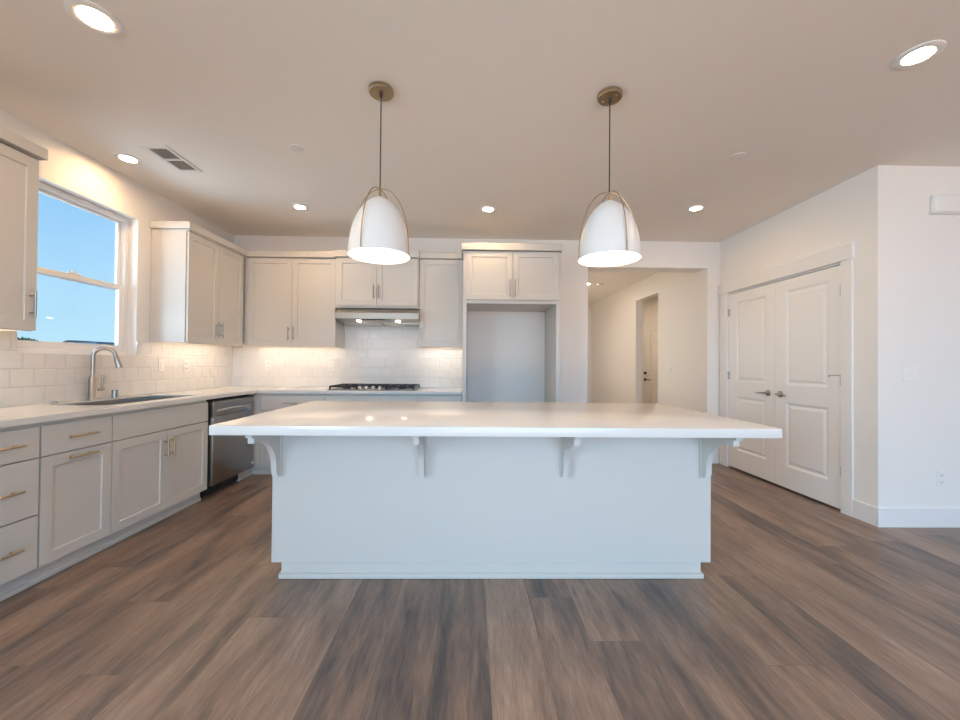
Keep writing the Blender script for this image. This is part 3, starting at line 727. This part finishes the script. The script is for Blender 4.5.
def corbel(xc):
    q = F((xc, BYF, IZ0 - .001), (0, -1, 0), (0, 0, 1), (1, 0, 0))
    th = .015
    arc = []
    cx_, cz_ = .240, -.235; rx, rz = .183, .179      # quarter ellipse hollow
    for i in range(13):
        an = math.pi / 2 + (math.pi / 2) * i / 12
        arc.append((cx_ + rx * math.cos(an), cz_ + rz * math.sin(an)))
    prof = [(.012, 0), (.298, 0), (.298, -.026), (.280, -.026), (.280, -.056)] + arc + [(.057, -.262), (.045, -.262), (.045, -.282), (.012, -.282)]
    c = MB().prism(prof, -th, th, q).build('corbel', 'cabinet_paint', t)
    MB().box(0, .014, -.292, 0, -th - .006, th + .006, q, .002).build('back_plate', 'cabinet_paint', c)
    MB().box(.255, .302, -.022, -.001, -th - .003, th + .003, q, .002).build('top_block', 'cabinet_paint', c)
for xc in (-1.066, -.266, .528, 1.322): corbel(xc)
tag(MB().box(IX0, IX1, IY0_, IY1_, IZ0, .906, bev=.003, seg=2).build('island_worktop', 'quartz'), 'thick white quartz slab on top of the island', 'worktop')

# ------------------------------------------------------------------ pendants
def pendant(x, y, zr, angs, label):
    t = thing('pendant_light', (x, y, zr), label, 'pendant light', 'pendant lights over the island')
    MB().lathe([(0, 0), (.066, 0), (.068, -.004), (.068, -.020), (.064, -.025), (0, -.025)], (x, y, H), (0, 0, 1), 36).build('canopy', 'brass', t)
    for an in (angs[0] + .6, angs[0] + .6 + math.pi): MB().lathe([(0, 0), (.007, 0), (.006, -.004), (0, -.005)], (x + .04 * math.cos(an), y + .04 * math.sin(an), H - .025), (0, 0, 1), 12).build('canopy_screw', 'brass', t)
    R, hh = .171, .335
    MB().cyl((x, y, H - .025), (x, y, H - .045), .009, 12).cyl((x, y, H - .045), (x, y, zr + hh - .01), .0036, 10).build('cord', 'cord_black', t)
    prof_r = [(1.0, 0), (.985, .12), (.955, .26), (.905, .40), (.835, .53), (.74, .65), (.62, .76), (.48, .855), (.32, .93), (.16, .98), (.05, 1.0)]
    out = [(R * a, hh * b) for a, b in prof_r]; inn = [(max(R * a - .004, .004), hh * b * .985 + .001) for a, b in prof_r]
    m_ = MB(); m_.lathe(out, (x, y, zr), (0, 0, 1), 48); sh = m_.build('lamp_shade', 'shade_white', t)
    m_ = MB(); m_.lathe(inn + [], (x, y, zr), (0, 0, 1), 48); m_.lathe([(R, 0), (R - .004, .001)], (x, y, zr), (0, 0, 1), 48); m_.build('shade_lining', 'shade_inner', sh)
    MB().cyl((x, y, zr + hh - .004), (x, y, zr + hh + .040), .0075, 14).cyl((x, y, zr + hh - .09), (x, y, zr + hh - .008), .02, 14).build('lamp_socket', 'brass', t)
    ht = hh + .046
    for an in angs:
        d = Vector((math.cos(an), math.sin(an), 0)); pts = []
        for i in range(37):
            ph = math.pi * i / 36
            c_, s_ = math.cos(ph), math.sin(ph)
            rr = (R + .006) * (abs(c_) ** .90) * (1 if c_ >= 0 else -1); zz = ht * (s_ ** .95)
            pts.append(Vector((x, y, zr)) + d * rr + Vector((0, 0, zz)))
        MB().tube(pts, .0031, 8).build('wire_hoop', 'brass', t)
    MB().lathe([(0, -.055), (.02, -.050), (.033, -.03), (.035, -.010), (.028, .02), (.014, .045), (.013, .06), (0, .06)], (x, y, zr + hh - .15), (0, 0, 1), 24).build('bulb', 'bulb', t)
pendant(-.518, 2.19, 1.798, (math.radians(251), math.radians(345)), 'white dome pendant with brass wire hoops over the left half of the island')
pendant(.776, 2.19, 1.798, (math.radians(281), math.radians(186)), 'white dome pendant with brass wire hoops over the right half of the island')

# ------------------------------------------------------------------ ceiling items
def can(x, y, label, r=.090, lens='can_lens'):
    t = thing('recessed_light', (x, y, H - .008), label, 'ceiling light', 'recessed ceiling lights')
    MB().lathe([(r, 0), (r, -.004), (r * .93, -.007), (r * .66, -.007), (r * .62, -.004), (r * .61, 0)], (x, y, H), (0, 0, 1), 40).build('trim_ring', 'trim_paint', t)
    MB().lathe([(0, -.0025), (r * .605, -.0025), (r * .605, -.001), (0, -.001)], (x, y, H), (0, 0, 1), 32).build('lens', lens, t)
can(-1.700, 1.765, 'lit round recessed light at the top left corner of the picture', .098)
can(2.185, 1.867, 'lit round recessed light at the top right of the picture', .090)
can(-2.618, 2.995, 'lit round recessed light close to the window beside the air vent', .082)
can(-1.705, 3.875, 'lit round recessed light in front of the back corner cabinets', .080)
can(.157, 3.856, 'lit round recessed light between the two pendants near the refrigerator bay', .080)
can(2.181, 3.753, 'lit round recessed light in front of the hall opening', .080)
can(2.20, 7.36, 'tiny lit recessed light in the hall ceiling beyond the opening', .080, 'hall_lens')

can(4.25, 7.45, 'added recessed fill light in the entry room beyond the hall doorway', .080, 'entry_fill_lens')  # added to brighten the entry room
for x_ in (-1.2, 1.0, 3.2):  # added fill lights, all out of view
    for y_ in (-.4, -2.8):
        can(x_, y_, 'added recessed fill light behind the camera, %s one of the %s row' % ({-1.2: 'left', 1.0: 'middle', 3.2: 'right'}[x_], 'nearer' if y_ > -1 else 'farther'), .09, 'rear_fill_lens')
t = thing('air_vent', (-2.285, 2.99, H - .008), 'white rectangular ceiling air vent with two dark slotted grilles', 'air vent')
vx0, vx1, vy0, vy1 = -2.385, -2.185, 2.80, 3.18
m_ = MB()
ix0, ix1 = vx0 + .045, vx1 - .025
m_.box(vx0, ix0, vy0, vy1, H - .008, H, bev=.002); m_.box(ix1, vx1, vy0, vy1, H - .008, H, bev=.002)
m_.box(ix0, ix1, vy0, vy0 + .035, H - .008, H); m_.box(ix0, ix1, vy1 - .03, vy1, H - .008, H); m_.box(ix0, ix1, 2.985, 3.005, H - .008, H)
m_.build('frame', 'vent_white', t)
MB().box(ix0, ix1, vy0 + .03, vy1 - .03, H - .0015, H - .0005).build('duct_shade', 'dark_gap', t)  # dark sheet put in for the shade behind the louvres
for sa, sb in ((vy0 + .035, 2.985), (3.005, vy1 - .03)):
    m_ = MB(); n_ = 7
    for i in range(n_):
        xx = ix0 + (i + .5) * (ix1 - ix0) / n_
        q = F((xx, 0, H - .0045), (0, 1, 0), (.45, 0, -.9), (.9, 0, .45)); m_.box(sa, sb, -.0034, .0034, -.0012, .0012, q)
    m_.build('louvre_grille', 'vent_white', t)
def disc(name, x, y, r, h_, label, cat):
    t = thing(name, (x, y, H - h_), label, cat)
    MB().lathe([(0, 0), (r, 0), (r, -h_ * .6), (r * .9, -h_ * .8), (0, -h_ * .8)], (x, y, H), (0, 0, 1), 32).build('cover', 'vent_white', t)
    MB().lathe([(0, -h_ * .8), (r * .55, -h_ * .8), (r * .5, -h_), (0, -h_)], (x, y, H), (0, 0, 1), 24).build('centre_cap', 'vent_white', t)
disc('ceiling_sensor', -1.261, 2.808, .050, .007, 'small round white ceiling disc right of the air vent', 'sprinkler cover')
disc('ceiling_sensor', 1.941, 2.809, .050, .007, 'small round white ceiling disc above the pantry doors', 'sprinkler cover')
disc('smoke_detector', 2.44, 7.36, .065, .03, 'round white smoke detector on the hall ceiling', 'smoke detector')

# ------------------------------------------------------------------ plates on walls
def outlet(fr, u, v, label, w=.072, h=.117):
    t = thing('wall_outlet', fr(u, v, 0), label, 'outlet')
    MB().box(u - w / 2, u + w / 2, v - h / 2, v + h / 2, 0.0005, .006, fr, .002).build('plate', 'plastic', t)
    for dv in (.026, -.026):
        s = MB().box(u - .017, u + .017, v + dv - .015, v + dv + .015, .006, .0085, fr, .003).build('socket', 'plastic', t)
        MB().box(u - .009, u - .006, v + dv - .004, v + dv + .006, .0085, .009, fr).box(u + .006, u + .009, v + dv - .004, v + dv + .006, .0085, .009, fr).cyl(fr(u, v + dv - .009, .0085), fr(u, v + dv - .009, .009), .0025, 8).build('slots', 'dark_gap', s)
def switch(fr, u, v, label, n=1, h=.117):
    w = .072 + (n - 1) * .046
    t = thing('light_switch', fr(u, v, 0), label, 'light switch')
    MB().box(u - w / 2, u + w / 2, v - h / 2, v + h / 2, 0.0005, .006, fr, .002).build('plate', 'plastic', t)
    for i in range(n):
        uc = u + (i - (n - 1) / 2) * .046
        q = F(fr(uc, v, .006), fr.u, fr.v * .999 + fr.w * .06, fr.w)
        MB().box(-.016, .016, -.033, .033, -.001, .003, q, .0015).build('rocker', 'plastic', t)
fl = PX(XL + T); fb = NY(YB - T)
switch(fl, 3.686, 1.166, 'white single switch on the tile just right of the window')
outlet(fl, 4.005, 1.156, 'white outlet on the left tile wall under the two door cabinet')
outlet(fb, -2.454, 1.160, 'white outlet on the back tile wall near the corner')
outlet(fb, -1.695, 1.160, 'white outlet on the back tile wall just left of the cooktop')
outlet(NY(YB), .349, 1.163, 'white outlet on the wall inside the empty refrigerator bay', .07, .115)
switch(NY(YB), 1.119, 1.166, 'white switch on the wall just right of the refrigerator surround')
switch(NX(XR), -5.99, 1.145, 'white switch on the hall right wall nearer than the doorway')
switch(NY(YR), 3.326, 1.162, 'white double rocker switch on the right wall beside the corner', 2)
outlet(NY(YR), 3.563, .366, 'white outlet low on the right wall above the baseboard')
q = NY(YR)
t = thing('door_chime', (3.61, YR - .03, 2.37), 'white door chime box high on the right wall', 'door chime')
MB().box(3.482, 3.72, 2.375, 2.512, 0.001, .05, q, .014, 3).build('cover', 'plastic', t)
MB().box(3.474, 3.728, 2.370, 2.385, 0.001, .03, q, .003).build('base_plate', 'plastic', t)

# ------------------------------------------------------------------ outside the kitchen window
struct('ground', MB().box(-90, XL - .16, -20, 90, -.35, -.2), 'earth', 'bare ground outside the kitchen window', 'ground')
t = thing('neighbouring_house', (-47, 49.4, -.2), 'low distant house with grey green roof seen at the bottom of the window', 'house')
MB().box(-48.3, -45.0, 47.6, 51.4, -.2, 3.25).build('wall', 'stucco', t)
q = F((0, 0, 0), (1, 0, 0), (0, 0, 1), (0, -1, 0))
MB().prism([(-48.9, 3.25), (-44.6, 3.25), (-45.4, 3.50), (-48.0, 3.60)], -52.0, -47.2, q).build('roof', 'roof', t)
MB().box(-48.9, -44.6, 47.12, 47.2, 3.18, 3.32).build('fascia', 'trim_paint', t)
MB().box(-47.2, -46.2, 47.55, 47.62, 2.2, 3.0).build('window', 'vinyl', t)
t = thing('distant_tree', (-48.0, 42.3, -.2), 'small green tree seen low in the window beside the cabinet', 'tree')
MB().cyl((-48.0, 42.3, -.2), (-48.0, 42.3, 2.4), .14, 8).build('trunk', 'bark', t)
m_ = MB(); rr = random.Random(3)
for i in range(420):
    a = rr.uniform(0, 2 * math.pi); rad = 1.5 * math.sqrt(rr.random()); zz = rr.uniform(-.55, .75) * math.sqrt(max(.02, 1 - (rad / 1.55) ** 2))
    c = Vector((-48.0 + rad * math.cos(a), 42.3 + rad * math.sin(a), 2.9 + zz)); d1_ = Vector((rr.uniform(-1, 1), rr.uniform(-1, 1), rr.uniform(-1, 1))).normalized() * .16; d2_ = d1_.orthogonal().normalized() * .08
    m_.face([c - d1_, c + d2_, c + d1_, c - d2_])
m_.build('foliage', 'leaf', t)
